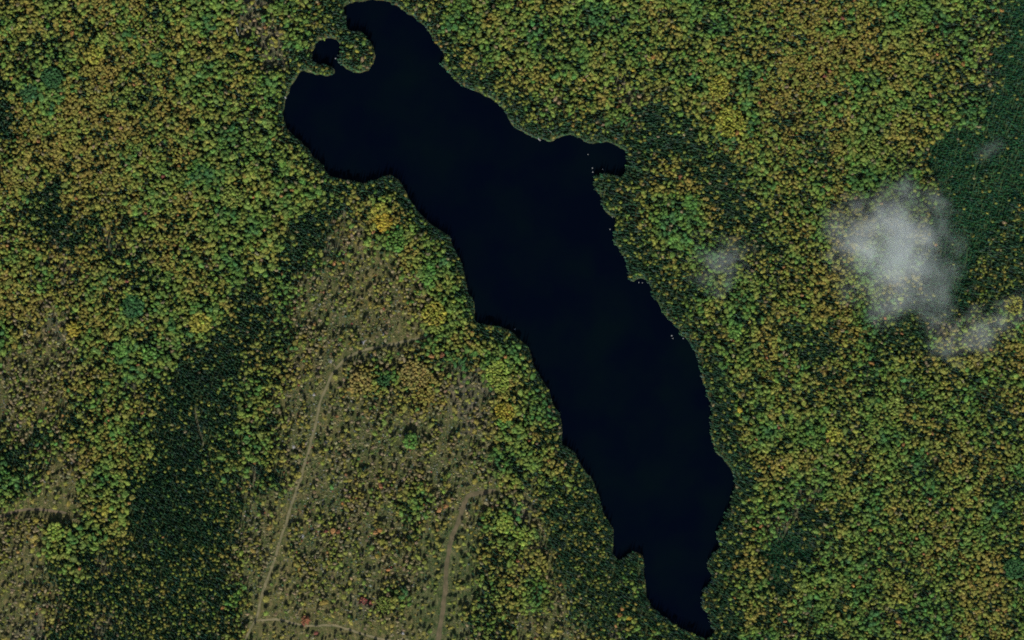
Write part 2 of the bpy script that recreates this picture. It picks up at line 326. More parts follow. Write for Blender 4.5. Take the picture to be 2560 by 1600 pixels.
def crown_geo(rnd, n_leaf, z0, zc, sx, sz):
    """A lumpy leafy crown: a knobbly heart clothed in many leaf sprays. Returns verts, faces, smooth flags."""
    bm = bmesh.new(); bmesh.ops.create_icosphere(bm, subdivisions=2, radius=1)
    lumps = []
    for _ in range(9):
        d = Vector((rnd.gauss(0, 1), rnd.gauss(0, 1), rnd.gauss(.25, .8))).normalized()
        lumps.append((d, rnd.uniform(.16, .46)))
    def rad(d):
        r = .62
        for ld, a in lumps:
            r += a * math.exp(-((1 - d.dot(ld)) / .16))
        return r + .10 * (mnoise.noise(d * 2.7 + Vector((rnd_off, 0, 0))))
    rnd_off = rnd.uniform(0, 50)
    def place(d, k=1.0):
        r = rad(d) * k
        z = d.z * r
        return Vector((d.x * r * sx, d.y * r * sx, zc + z * sz * (1.0 if z > 0 else .75)))
    vs = [place(v.co.normalized(), .93) for v in bm.verts]
    fs = [[v.index for v in f.verts] for f in bm.faces]; bm.free()
    sm = [True] * len(fs)
    for _ in range(n_leaf):
        d = Vector((rnd.gauss(0, 1), rnd.gauss(0, 1), rnd.gauss(.3, .9))).normalized()
        p = place(d, rnd.uniform(.9, 1.16))
        nn, a, b = frame_of(d + Vector((rnd.gauss(0, .45), rnd.gauss(0, .45), rnd.gauss(.1, .45))))
        t = rnd.uniform(0, 6.28); a, b = a * math.cos(t) + b * math.sin(t), b * math.cos(t) - a * math.sin(t)
        s = rnd.uniform(.17, .34) * sx
        i = len(vs)
        vs += [p - a * s * rnd.uniform(.8, 1.2), p + b * s * rnd.uniform(.5, 1) - nn * .1 * s, p + a * s * rnd.uniform(.8, 1.2), p - b * s * rnd.uniform(.5, 1) - nn * .1 * s]
        fs.append([i, i + 1, i + 2, i + 3]); sm.append(False)
    return vs, fs, sm

def trunk_geo(rnd, h, r0, limbs=0):
    vs, fs = [], []
    def tube(p, q, ra, rb, n=6):
        nn, a, b = frame_of(q - p); i = len(vs)
        for c, r in ((p, ra), (q, rb)):
            for k in range(n):
                t = 6.2832 * k / n
                vs.append(c + a * r * math.cos(t) + b * r * math.sin(t))
        for k in range(n):
            fs.append([i + k, i + (k + 1) % n, i + n + (k + 1) % n, i + n + k])
    p = Vector((0, 0, -.3)); steps = 4
    for s in range(steps):
        q = Vector((rnd.gauss(0, .1), rnd.gauss(0, .1), h * (s + 1) / steps))
        tube(p, q, r0 * (1 - .8 * s / steps), r0 * (1 - .8 * (s + 1) / steps)); p = q
    for k in range(limbs):
        z = h * rnd.uniform(.5, .9); t = rnd.uniform(0, 6.28)
        tube(Vector((0, 0, z)), Vector((math.cos(t) * 1.3, math.sin(t) * 1.3, z + rnd.uniform(.6, 1.4))), r0 * .4, r0 * .15, 4)
    return vs, fs

def conifer_geo(rnd, h, r0, tiers=8, taper=.95):
    vs, fs = [], []
    z0 = h * .08
    for k in range(tiers):
        u = k / tiers
        zb = z0 + (h - z0) * u * .97
        zt = min(h, zb + (h - z0) / tiers * 1.25)
        rb = r0 * (1 - u) ** taper * rnd.uniform(.88, 1.12) + .08
        n = 9 if k < tiers - 3 else 6
        i = len(vs); off = rnd.uniform(0, 6.28)
        vs.append(Vector((0, 0, zt)))
        for j in range(2 * n):
            t = off + 3.14159 * j / n
            r = rb * (rnd.uniform(.82, 1.2) if j % 2 == 0 else rnd.uniform(.42, .62))
            vs.append(Vector((r * math.cos(t), r * math.sin(t), zb + (rnd.uniform(-.2, .15) if j % 2 == 0 else .25))))
        for j in range(2 * n):
            fs.append([i, i + 1 + j, i + 1 + (j + 1) % (2 * n)])
    return vs, fs

def shrub_geo(rnd, n, r, h, open_=False):
    vs, fs = [], []
    for _ in range(n):
        d = Vector((rnd.gauss(0, 1), rnd.gauss(0, 1), abs(rnd.gauss(.2, .8)))).normalized()
        k = rnd.uniform(.35, 1.05) if open_ else rnd.uniform(.7, 1.08)
        p = Vector((d.x * r * k, d.y * r * k, .1 + d.z * h * k))
        nn, a, b = frame_of(d + Vector((rnd.gauss(0, .6), rnd.gauss(0, .6), rnd.gauss(.4, .5))))
        t = rnd.uniform(0, 6.28); a, b = a * math.cos(t) + b * math.sin(t), b * math.cos(t) - a * math.sin(t)
        s = rnd.uniform(.16, .36) * r * (1.1 if not open_ else .9)
        w = rnd.uniform(.5, 1) if not open_ else rnd.uniform(.15, .4)
        i = len(vs)
        vs += [p - a * s, p + b * s * w, p + a * s, p - b * s * w]
        fs.append([i, i + 1, i + 2, i + 3])
    return vs, fs

def joined(name, parts):
    vs, fs, fm, sm, mats = [], [], [], [], []
    for v, f, m, s in parts:
        if m not in mats: mats.append(m)
        i = len(vs); vs += v
        fs += [[i + q for q in g] for g in f]; fm += [mats.index(m)] * len(f); sm += s if isinstance(s, list) else [s] * len(f)
    return mesh_from(name, vs, fs, mats, fm, sm)

PROTO = {}       # kind -> list of (whole mesh, crown mesh, trunk mesh)
rnd = random.Random(5)
PROTO['broadleaf'] = []
for k in range(10):
    v, f, s = crown_geo(rnd, 150, 5, 8.0, 2.5 * rnd.uniform(.92, 1.06), 3.0 * rnd.uniform(.85, 1.1))
    tv, tf = trunk_geo(rnd, 8.2, .17, 4)
    PROTO['broadleaf'].append((joined('broadleaf_tree', [(v, f, M_LEAF, s), (tv, tf, M_BARK, True)]), mesh_from('crown', v, f, [M_LEAF], None, s), mesh_from('trunk', tv, tf, [M_BARK])))
PROTO['conifer'] = []
for k in range(8):
    v, f = conifer_geo(rnd, 12 * rnd.uniform(.9, 1.1), 1.45 * rnd.uniform(.85, 1.15), 9)
    tv, tf = trunk_geo(rnd, 9.5, .16)
    PROTO['conifer'].append((joined('conifer_tree', [(v, f, M_NEEDLE, False), (tv, tf, M_DARKBARK, True)]), mesh_from('crown', v, f, [M_NEEDLE]), mesh_from('trunk', tv, tf, [M_DARKBARK])))
PROTO['shrub'] = []
for k in range(6):
    v, f = shrub_geo(rnd, 70, 1.0, 1.25)
    PROTO['shrub'].append((mesh_from('shrub', v, f, [M_TWIG]),))
for k in range(4):
    v, f = shrub_geo(rnd, 90, 1.15, 1.9, True)
    PROTO['shrub'].append((mesh_from('shrub', v, f, [M_TWIG]),))

# ------------------------------------------------------------------ ground, water, tracks
rs = np.random.RandomState(7)
gx, gy = np.meshgrid(np.concatenate([[-6000, -2000, -700], np.arange(-240, 2804, 5), [3300, 4600, 8600]]), np.concatenate([[-5000, -1600, -600], np.arange(-240, 1844, 5), [2300, 3400, 7000]]))
NY, NX = gx.shape
wx, wy = ground(gx.ravel(), gy.ravel())
wz = ground_z(gx.ravel(), gy.ravel())
kg = kind_at(gx.ravel(), gy.ravel(), rs, 5)
tint = np.array([SOIL[c] for c in KINDS_])[kg]
sd = sdf(gx.ravel(), gy.ravel())
bank = (np.clip(1 - np.abs(sd - 2) / 5, 0, 1) * np.clip(Field(41, 26)(gx.ravel(), gy.ravel()) * 2.4 - .8, 0, 1))[:, None] * .8
tint = tint * (1 - bank) + np.array([.080, .105, .058]) * bank
lakebed = (sd < -1)[:, None]
tint = np.where(lakebed, np.array([.05, .045, .025]), tint)
me = bpy.data.meshes.new('ground')
idx = np.arange(NX * NY).reshape(NY, NX)
quads = np.stack([idx[:-1, :-1], idx[1:, :-1], idx[1:, 1:], idx[:-1, 1:]], -1).reshape(-1, 4)
me.vertices.add(NX * NY); me.vertices.foreach_set('co', np.stack([wx, wy, wz], -1).ravel())
me.loops.add(quads.size); me.loops.foreach_set('vertex_index', quads.ravel())
me.polygons.add(len(quads)); me.polygons.foreach_set('loop_start', np.arange(len(quads)) * 4)
me.polygons.foreach_set('use_smooth', np.ones(len(quads), bool))
me.update(calc_edges=True)
ca = me.color_attributes.new('soil', 'FLOAT_COLOR', 'POINT')
ca.data.foreach_set('color', np.concatenate([tint, np.ones((len(tint), 1))], 1).ravel())
m, n, l, b = new_mat('soil_and_herbs')
at = n.new('ShaderNodeAttribute'); at.attribute_name = 'soil'
tc = n.new('ShaderNodeTexCoord')
n1 = tex_noise(n, l, .14, 4, .6, tc.outputs['Object']); n2 = tex_noise(n, l, 1.1, 5, .7, tc.outputs['Object']); n3 = tex_noise(n, l, .33, 3, .5, tc.outputs['Object'])
c1 = mix_rgb(n, l, 'MULTIPLY', 1.0, at.outputs['Color'], mix_rgb(n, l, 'MIX', remap(n, l, n1.outputs['Fac'], .36, .64, 0, 1), (.55, .72, .48), (1.45, 1.22, 1.12)))
c2 = mix_rgb(n, l, 'MULTIPLY', 1.0, c1, mix_rgb(n, l, 'MIX', remap(n, l, n2.outputs['Fac'], .3, .7, 0, 1), (.30, .34, .28), (1.8, 1.72, 1.6)))
c3 = mix_rgb(n, l, 'MIX', remap(n, l, n3.outputs['Fac'], .58, .72, 0, .6), c2, mix_rgb(n, l, 'MULTIPLY', 1.0, c2, (.8, 1.25, .8)))
mp = n.new('ShaderNodeMapping'); l.new(tc.outputs['Object'], mp.inputs[0]); mp.inputs['Scale'].default_value = (.42, .075, 1); mp.inputs['Rotation'].default_value = (0, 0, .12)
n4 = tex_noise(n, l, 1.0, 3, .6, mp.outputs[0])      # lighter and darker soil streaks, drawn out roughly north to south
c3 = mix_rgb(n, l, 'MULTIPLY', 1.0, c3, mix_rgb(n, l, 'MIX', remap(n, l, n4.outputs['Fac'], .36, .64, 0, 1), (.58, .66, .55), (1.45, 1.36, 1.3)))
l.new(c3, b.inputs['Base Color']); b.inputs['Roughness'].default_value = .95; set_spec(b, .05)
bp = n.new('ShaderNodeBump'); bp.inputs['Strength'].default_value = .9; bp.inputs['Distance'].default_value = .5
l.new(n2.outputs['Fac'], bp.inputs['Height']); l.new(bp.outputs[0], b.inputs['Normal'])
me.materials.append(m)
add_obj('ground', me, kind='structure')

cx, cy = ground(np.array([640, 1960, 1960, 640.]), np.array([1640, 1640, -60, -60.]))
me = mesh_from('water', [(x, y, 0) for x, y in zip(cx, cy)], [[0, 1, 2, 3]], [])
m, n, l, b = new_mat('dark_lake_water')
tc = n.new('ShaderNodeTexCoord')
n1 = tex_noise(n, l, .012, 3, .5, tc.outputs['Object']); n2 = tex_noise(n, l, .6, 3, .5, tc.outputs['Object'])
l.new(mix_rgb(n, l, 'MIX', remap(n, l, n1.outputs['Fac'], .4, .7, 0, 1), (.0004, .0014, .0046), (.0008, .0028, .0042)), b.inputs['Base Color'])
b.inputs['Roughness'].default_value = .12; b.inputs['IOR'].default_value = 1.33; set_spec(b, .05)
bp = n.new('ShaderNodeBump'); bp.inputs['Strength'].default_value = .05; bp.inputs['Distance'].default_value = .1
l.new(n2.outputs['Fac'], bp.inputs['Height']); l.new(bp.outputs[0], b.inputs['Normal'])
me.materials.append(m)
add_obj('water', me, kind='structure')

def track_mat(name, rut, mid, edge):
    m, n, l, b = new_mat(name)
    at = n.new('ShaderNodeAttribute'); at.attribute_name = 'band'
    tc = n.new('ShaderNodeTexCoord'); nz = tex_noise(n, l, .7, 4, .6, tc.outputs['Object']); n2 = tex_noise(n, l, .12, 3, .5, tc.outputs['Object'])
    ad = n.new('ShaderNodeMath'); ad.operation = 'ADD'; l.new(at.outputs['Fac'], ad.inputs[0]); l.new(remap(n, l, nz.outputs['Fac'], .3, .7, -.30, .30), ad.inputs[1])
    cr = n.new('ShaderNodeValToRGB'); e = cr.color_ramp.elements
    e[0].position = .12; e[0].color = (*edge, 1); e[1].position = .95; e[1].color = (*mid, 1)
    x = e.new(.38); x.color = (*rut, 1); x = e.new(.62); x.color = (*rut, 1)
    l.new(ad.outputs[0], cr.inputs[0])
    c = mix_rgb(n, l, 'MULTIPLY', 1.0, cr.outputs[0], mix_rgb(n, l, 'MIX', remap(n, l, n2.outputs['Fac'], .35, .65, 0, 1), (.75, .78, .72), (1.15, 1.1, 1.05)))
    l.new(c, b.inputs['Base Color']); b.inputs['Roughness'].default_value = .95; set_spec(b, .05)
    return m
TM = [track_mat('dirt_track', (.165, .142, .082), (.105, .100, .050), (.075, .072, .04)), track_mat('dirt_track_branch', (.190, .160, .094), (.13, .12, .062), (.075, .072, .04)),
      track_mat('brown_strip', (.104, .084, .050), (.090, .076, .044), (.068, .066, .037)), track_mat('red_track', (.135, .10, .068), (.11, .09, .052), (.10, .092, .05)), track_mat('foot_trail', (.11, .105, .06), (.10, .095, .055), (.045, .05, .03))]
for i, (P, w) in enumerate(WAYS):
    d = np.gradient(P, axis=0); d /= np.linalg.norm(d, axis=1)[:, None] + 1e-9
    nr = np.stack([-d[:, 1], d[:, 0]], -1)
    us = np.array([-1, -.75, -.5, -.25, 0, .25, .5, .75, 1]); bands = np.array([0, .25, .5, .75, 1, .75, .5, .25, 0])
    vs, fs, bd = [], [], []
    jf = Field(60 + i, 8)
    for k in range(len(P)):
        wl = w * (.75 + .5 * jf.one(P[k, 0], P[k, 1])); sh = (jf.one(P[k, 1] + 300, P[k, 0]) - .5) * 2.5
        fade = min(1, (k + 1) / 4, (len(P) - k) / 4)
        for u, bb in zip(us, bands):
            q = P[k] + nr[k] * (u * wl * (.35 + .65 * fade) + sh)
            X, Y = ground(q[0], q[1], .92)
            vs.append((float(X), float(Y), .925 + .01 * i)); bd.append(bb)
        if k:
            for c in range(8):
                a0 = (k - 1) * 9 + c; fs.append([a0, a0 + 1, a0 + 10, a0 + 9])
    me = mesh_from('dirt_track', vs, fs, [TM[i]])
    me.attributes.new('band', 'FLOAT', 'POINT').data.foreach_set('value', bd)
    add_obj(['dirt_track', 'dirt_track', 'dirt_path', 'dirt_track', 'path'][i], me, kind='structure')

# ------------------------------------------------------------------ planting
hue1, hue2, dens, rows = Field(21, 64), Field(22, 20), Field(23, 30), Field(24, 12)
rng = np.random.RandomState(17)
rp = random.Random(17)
CELL = 4.0
grid = {}
PL = []       # x_photo, y_photo (crown as seen), base world x, y, kind, crown radius px, height m, colour, colour word, seed
def free(x, y, r):
    ci, cj = int(x // CELL), int(y // CELL); k = int(r // CELL) + 2
    for i in range(ci - k, ci + k + 1):
        for j in range(cj - k, cj + k + 1):
            for (qx, qy, qr) in grid.get((i, j), ()):
                m_ = (r + qr) * .5
                if (qx - x) ** 2 + (qy - y) ** 2 < m_ * m_: return False
    return True
def occupy(x, y, r):
    grid.setdefault((int(x // CELL), int(y // CELL)), []).append((x, y, r))
LEANPX = math.tan(TILT) / MPP     # photo pixels a point shifts per metre of height
def plant(kind, x, y, rad, h, col, word):
    """x, y: where the middle of the crown shows in the photograph."""
    zc = h * (.72 if kind == 'broadleaf' else .55 if kind == 'conifer' else .4)
    X, Y = ground(x, y, zc + .9)
    PL.append((x, y, float(X), float(Y), kind, rad, h, col, word))
def vary(c, a=.14):
    g = math.exp(rp.gauss(0, a))
    return tuple(max(.004, v * g * math.exp(rp.gauss(0, .06))) for v in c)
def conifer_col(kind):
    u = rp.random()
    base = (.074, .180, .096) if u < .5 else (.106, .205, .084) if u < .78 else (.108, .178, .130)
    if kind == 'k': base = tuple(v * k for v, k in zip(base, (.56, .90, .80)))
    if kind == 'd': base = tuple(v * .95 for v in base)
    return vary(base, .2)

# lone trees and groves first
for (x, y, r, cn) in LONE:
    plant('broadleaf', x, y, r, 9 + r * .6, NAMED[cn], WORD[cn]); occupy(x, y, r * 1.7)
for (gx_, gy_, gr, cn, cr, sp) in GROVES:
    if gr <= 0: continue
    lowg = cn in ('red', 'rust')
    for _ in range(int(gr * gr * 2.2)):
        t = rp.uniform(0, 6.283); q = gr * math.sqrt(rp.random()); wob = .8 + .4 * hue2(gx_ + 30 * math.cos(t), gy_ + 30 * math.sin(t))
        x = gx_ + q * math.cos(t) * wob; y = gy_ + q * math.sin(t) * wob
        if q > gr * .6 and rp.random() < .45: continue
        if sdf(x, y) > 4 and free(x, y, sp):
            occupy(x, y, sp)
            plant('broadleaf', x, y, cr * rp.uniform(.75, 1.45), (5 if lowg else 10.5) * rp.uniform(.9, 1.15), vary(NAMED[cn], .18), WORD[cn])

# candidates over the whole picture and a margin round it
SPC = dict(y=5.6, m=6.5, g=6.9, G=6.6, x=5.7, c=4.7, d=3.9, k=3.3, b=9.5, o=7.6, h=10.0, r=6.4, z=4.9, n=10)
MARG = 110
def scatter(ncand, relax):
    px = rng.uniform(-MARG, 2560 + MARG, ncand); py = rng.uniform(-MARG, 1600 + MARG, ncand)
    kk = kind_at(px, py, rng); s = sdf(px, py); wg = way_gap(px, py); wg2 = way_gap(px - 3, py - 11); dn = dens(px, py); h1 = hue1(px, py); h2 = hue2(px, py)
    h3 = rows(px + py * .12, py * .28)      # the young growth stands in loose north-south rows
    for x, y, k, sd_, g, g2, dd, a1, a2, a3 in zip(px, py, kk, s, wg, wg2, dn, h1, h2, h3):
        if sd_ < 0: continue
        K = KINDS_[k]
        if K == 'w': K = 'c'
        fr = 12 + 16 * max(0, min(1, (x - 1000) / 500)) * (1 if x > 1180 + (y - 200) * .42 else 0)      # the dark fringe is broader on the eastern shore
        if sd_ < fr and K not in 'dk' and rp.random() < .9: K = 'c'
        elif sd_ < fr * 1.7 + 8 and K in 'ymgx' and rp.random() < .5: K = 'c'
        sp = SPC[K] * relax * rp.uniform(.85, 1.2)
        if K in 'ymgx' and (dd < .33 or a2 < .26) and rp.random() < .8:
            if rp.random() < .45: continue
            K = 'c'; sp = SPC['c'] * relax      # small gaps in the canopy
        con = False; rad = 4; h = 11
        big = min(1.5, math.exp(rp.gauss(0, .27))) * (.75 + .5 * a2)
        if K == 'y': t = rp.gauss(.15, .09) + (a1 - .5) * .8 + (a2 - .5) * .4; rad = 3.5 * big; sp = rad * 1.34 * relax; h = rp.uniform(7.5, 10.5)
        elif K == 'm': t = rp.gauss(.47, .09) + (a1 - .5) * 1.5 + (a2 - .5) * .6; rad = 4.15 * big; sp = rad * 1.36 * relax; h = rp.uniform(9, 13)
        elif K == 'g': t = rp.gauss(.60, .10) + (a1 - .5) * .9 + (a2 - .5) * .55; rad = 4.8 * big; sp = rad * 1.38 * relax; h = rp.uniform(9.5, 13.5)
        elif K == 'G': t = rp.gauss(.80, .08); rad = rp.uniform(3.4, 5.2)
        elif K == 'x': t = rp.gauss(.44, .12) + (a1 - .5) * 1.0; rad = 3.7 * big; sp = rad * 1.34 * relax; h = rp.uniform(9, 12.5); con = rp.random() < .52
        elif K == 'c': t = rp.gauss(.38, .16); rad = rp.uniform(2.6, 3.8); h = rp.uniform(9, 12); con = rp.random() < .88
        elif K == 'z': t = rp.gauss(.36, .14) + (a1 - .5) * .6; rad = rp.uniform(2.3, 3.5); h = rp.uniform(8, 11); con = rp.random() < .76
        elif K == 'd': t = rp.gauss(.5, .15); rad = rp.uniform(2.4, 3.4); h = 9; con = rp.random() < .985
        elif K == 'k': t = rp.gauss(.4, .15); rad = rp.uniform(2.4, 3.2); h = 9; con = rp.random() < .985
        else:
            if K == 'b': q = .12
            elif K == 'o': q = .25
            elif K in 'hn': q = .06
            else: q = .12
            q *= max(.12, min(3.4, (a3 - .42) * 12)) if K in 'bo' else 1
            if rp.random() > q: continue
            t = rp.gauss(.24, .15) + (a1 - .5) * .6; rad = 3.3 * math.exp(rp.gauss(0, .3)); h = rp.uniform(6, 11); con = rp.random() < (.16 if K == 'b' else .04)
            sp = rad * 1.6
        if K == 'm': con = rp.random() < .22
        elif K == 'g': con = rp.random() < .13
        elif K == 'y': con = rp.random() < .08
        if g < (4.5 if K in 'bohrn' else 2.5) or (g < 9 and K in 'bohrn' and rp.random() < .5) or (g2 < 1 and rp.random() < .75): continue
        if con:
            hh = rp.uniform(10.5, 17) if K in 'cxdzmyg' else rp.uniform(7, 10) if K == 'k' else rp.uniform(5, 9)
            sp = min(sp, 4.3 if K in 'xczmyg' else 9)
            if sd_ < 16 and sdf(x + LEANPX * hh * .28, y + LEANPX * hh * .14) < -2.5: continue
            if sd_ < 1.5 or not free(x, y, sp): continue
            occupy(x, y, sp)
            plant('conifer', x, y, rp.uniform(2.0, 3.1) if K != 'k' else rp.uniform(1.7, 2.4), hh, conifer_col(K), 'dark green')
        else:
            if sd_ < rad * .8 or not free(x, y, sp): continue
            occupy(x, y, sp)
            t = min(1, max(0, t)); c = ramp(t); wd = ramp_word(t)
            u = rp.random()
            pt = dict(y=.05, m=.025, g=.012, x=.035, c=.06, b=.36, o=.48, h=.3, r=.4).get(K, .05)
            if u < pt: c = NAMED['tan']; wd = 'tan'
            elif u < pt + .005: c = NAMED['tanorange']; wd = 'tan orange'
            elif u < pt + .006: c = NAMED['orange']; wd = 'orange'
            elif u < pt + .0063: c = NAMED['rust']; wd = 'rust red'
            elif u > .975 and K in 'ymxo': c = NAMED['green']; wd = 'green'
            if wd in ('tan', 'tan orange', 'orange', 'rust red'): rad = min(rad, 3.8)
            plant('broadleaf', x, y, rad, h, vary(c, .13), wd)
scatter(150000, 1.0)
scatter(230000, .90)

# low shrubs: in the openings and between the trees
SH = dict(b=3.5, o=3.8, h=3.1, r=3.0, n=3.0, y=11, m=12, x=9, g=13, c=9)
GREYS = [(.15,.15,.125),(.125,.145,.12),(.165,.155,.12),(.11,.13,.09)]
TANS = [(.185,.16,.085),(.175,.16,.075),(.20,.165,.09),(.15,.135,.075)]
OLIVES = [(.125,.13,.055),(.15,.145,.06),(.10,.115,.05),(.175,.16,.06)]
GREENS = [(.06,.11,.045),(.045,.085,.045),(.075,.10,.06)]
REDS = [(.25,.09,.06),(.24,.12,.06)]
SWORD = {}
def shrub_col(K, a1, a2):
    u = rp.random() + (a1 - .5) * .7
    if K == 'r': L, w = (GREYS, 'grey') if u < .7 else (TANS, 'tan')
    elif K == 'n': L, w = (GREENS, 'dark green') if u < .55 else (OLIVES, 'olive')
    elif K == 'h': L, w = (OLIVES, 'olive') if u < .5 else (TANS, 'tan') if u < .82 else (GREYS, 'grey')
    else: L, w = (TANS, 'tan') if u < .34 else (OLIVES, 'olive') if u < .64 else (GREYS, 'grey') if u < .86 else (GREENS, 'dark green')
    if rp.random() < .022 and K in 'bo': L, w = REDS, 'reddish'
    return vary(tuple(1.25 * v for v in rp.choice(L)), .34), w
px = rng.uniform(-MARG, 2560 + MARG, 330000); py = rng.uniform(-MARG, 1600 + MARG, 330000)
kk = kind_at(px, py, rng); s_ = sdf(px, py); wg = way_gap(px, py); h1 = hue1(px, py); h2 = hue2(px, py)
for x, y, k, sd_, g, a1, a2 in zip(px, py, kk, s_, wg, h1, h2):
    K = KINDS_[k]
    if K not in SH or sd_ < 4 or g < 1.2: continue
    if K in 'bohrn':
        if K in 'bohn' and rows(x * 1.1 + 900, y * .30) < .38 and rp.random() < .6: continue
        sp = SH[K] * rp.uniform(.8, 1.3); r = (rp.uniform(1.0, 2.4) if K in 'bo' else rp.uniform(.8, 1.5)) * (1.35 if rp.random() < .1 else 1)
    else:
        if rp.random() < .8: continue
        sp = SH[K] * .7; r = rp.uniform(1.5, 2.8)
    if not free(x, y, sp): continue
    occupy(x, y, sp)
    c, w = shrub_col(K if K in 'bohrn' else 'b', a1, a2)
    plant('shrub', x, y, r, r * MPP * rp.uniform(.8, 1.7), c, w)
# sedge and low bushes on the banks
for k in range(0, len(shore)):
    p, q = shore[k], shore[(k + 1) % len(shore)]
    L = math.hypot(*(q - p))
    for _ in range(int(L / 2.6) + 1):
        u = rp.random(); x, y = p + (q - p) * u
        x += rp.gauss(0, 2.2); y += rp.gauss(0, 2.2)
        if .6 < sdf(x, y) < 6:
            plant('shrub', x, y, rp.uniform(.9, 1.8), rp.uniform(.6, 1.4), vary(rp.choice([(.08,.125,.06),(.06,.11,.05),(.11,.12,.07)]), .2), 'sedge')

# ------------------------------------------------------------------ pick the individuals
LAND = [("the round pond",817,128),("the hooked spit",800,173),("the knob beside the pond",900,130),("the north tip of the lake",935,0),("the lake's westernmost bay",709,285),("the broad western cove",880,450),
 ("the golden grove",955,552),("the track's dead end",1068,842),("the track bend",852,908),("the track fork",640,1553),("the brown strip's top bend",1165,1245),("the brown strip's foot",1098,1585),("the eastern bay",1540,400),
 ("the head guarding the eastern bay",1497,470),("the small eastern spur",1586,702),("the two pale rocks",1695,842),("the lake's eastern corner",1838,1200),("the notch cove",1552,1392),("the lake's south tip",1770,1594),
 ("the big cloud",2240,620),("the torn cloud wisp",2440,830),("the thin mist patch",1800,660),("the bog spruces",2420,400),("the grey bog patch",275,1372),("the red dirt spur",60,1278),("the dark round stand",127,193),
 ("the dark spruce belt",440,970),("the lemon streak grove",236,136),("the lime knoll",1797,214),("the photo's top left corner",0,0),("the photo's top right corner",2560,0),("the photo's bottom right corner",2560,1600),
 ("the photo's bottom left corner",0,1600),("the emerald patch",330,765),("the lime pair of groves",1285,1325),("the dark rim grove",2536,1420),("the west edge's middle",0,800),("the east edge's middle",2560,1000),("the orange tree",2177,907),
 ("the clearing's red bush",908,1503),("the top edge's middle",1500,0),("the grassy gap",830,680),("the tan grove",1035,936)]
DIRN = ['east', 'north-east', 'north', 'north-west', 'west', 'south-west', 'south', 'south-east']
def place_words(x, y):
    best = min(LAND, key=lambda q: math.hypot(q[1] - x, q[2] - y))
    d = math.hypot(best[1] - x, best[2] - y)
    a = math.atan2(best[2] - y, x - best[1])
    return best[0], DIRN[int(round(a / (math.pi / 4))) % 8], d
def fit(t):
    return t if len(t.split()) < 16 else t.replace(' big ', ' ')
def dist_word(d):
    return 'right beside' if d < 16 else 'close' if d < 45 else 'some way' if d < 100 else 'well away' if d < 180 else 'far'

def inside(p, m=14): return m < p[0] < 2560 - m and m < p[1] < 1600 - m
CLOUDS = [(2240,630,120),(2440,820,70)]
def clear(p): return all(math.hypot(p[0] - a, p[1] - b) > r for a, b, r in CLOUDS)
chosen = {}
for kind, cap in (('broadleaf', 300), ('conifer', 300), ('shrub', 300)):
    c = [i for i, p in enumerate(PL) if p[4] == kind and inside(p) and clear(p)]
    if kind == 'conifer': c.sort(key=lambda i: -(PL[i][5] * PL[i][6]))
    elif kind == 'shrub': c = [i for i in c if PL[i][8] != 'sedge']; c.sort(key=lambda i: -(PL[i][5] + .2 * (PL[i][8] == 'reddish')))
    else:
        ns = len(LONE); c.sort(key=lambda i: (-1 if i < ns else 0, -PL[i][5]))
    chosen[kind] = c[:cap]

NOUN = dict(broadleaf='broadleaf tree', conifer='conifer', shrub='shrub')
GROUP = dict(broadleaf='large broadleaf trees standing out of the forest', conifer='tall conifers standing out of the forest', shrub='larger shrubs in the clearings')
CAT = dict(broadleaf='tree', conifer='conifer', shrub='shrub')
NAME = dict(broadleaf='broadleaf_tree', conifer='conifer_tree', shrub='shrub')
labels = {}
for kind, ids in chosen.items():
    rows = {}
    for i in ids:
        x, y, w = PL[i][0], PL[i][1], PL[i][8]
        lm, dr, d = place_words(x, y)
        rows.setdefault((w, lm, dr, dist_word(d)), []).append(i)
    for (w, lm, dr, dw), v in rows.items():
        where = f"{dw} {dr} of {lm}" if dw != 'right beside' else f"right beside {lm} on its {dr} side"
        if len(v) == 1:
            labels[v[0]] = f"{w} {NOUN[kind]} {where}"
            continue
        # tell them apart by who lies nearest, then by compass order
        base = min(LAND, key=lambda q: math.hypot(q[1] - PL[v[0]][0], q[2] - PL[v[0]][1]))
        v.sort(key=lambda i: math.hypot(PL[i][0] - base[1], PL[i][1] - base[2]))
        ords = ['nearest', 'second nearest', 'third nearest', 'fourth nearest', 'fifth nearest', 'sixth nearest', 'seventh nearest', 'eighth nearest', 'ninth nearest', 'tenth nearest', 'eleventh nearest', 'twelfth nearest',
                'thirteenth nearest', 'fourteenth nearest', 'fifteenth nearest', 'sixteenth nearest', 'seventeenth nearest', 'eighteenth nearest']
        for o_, i in zip(ords, v):
            labels[i] = f"{o_} big {w} {NOUN[kind]} {where}"
        for i in v[len(ords):]:
            labels[i] = f"farthest big {w} {NOUN[kind]} {where}"

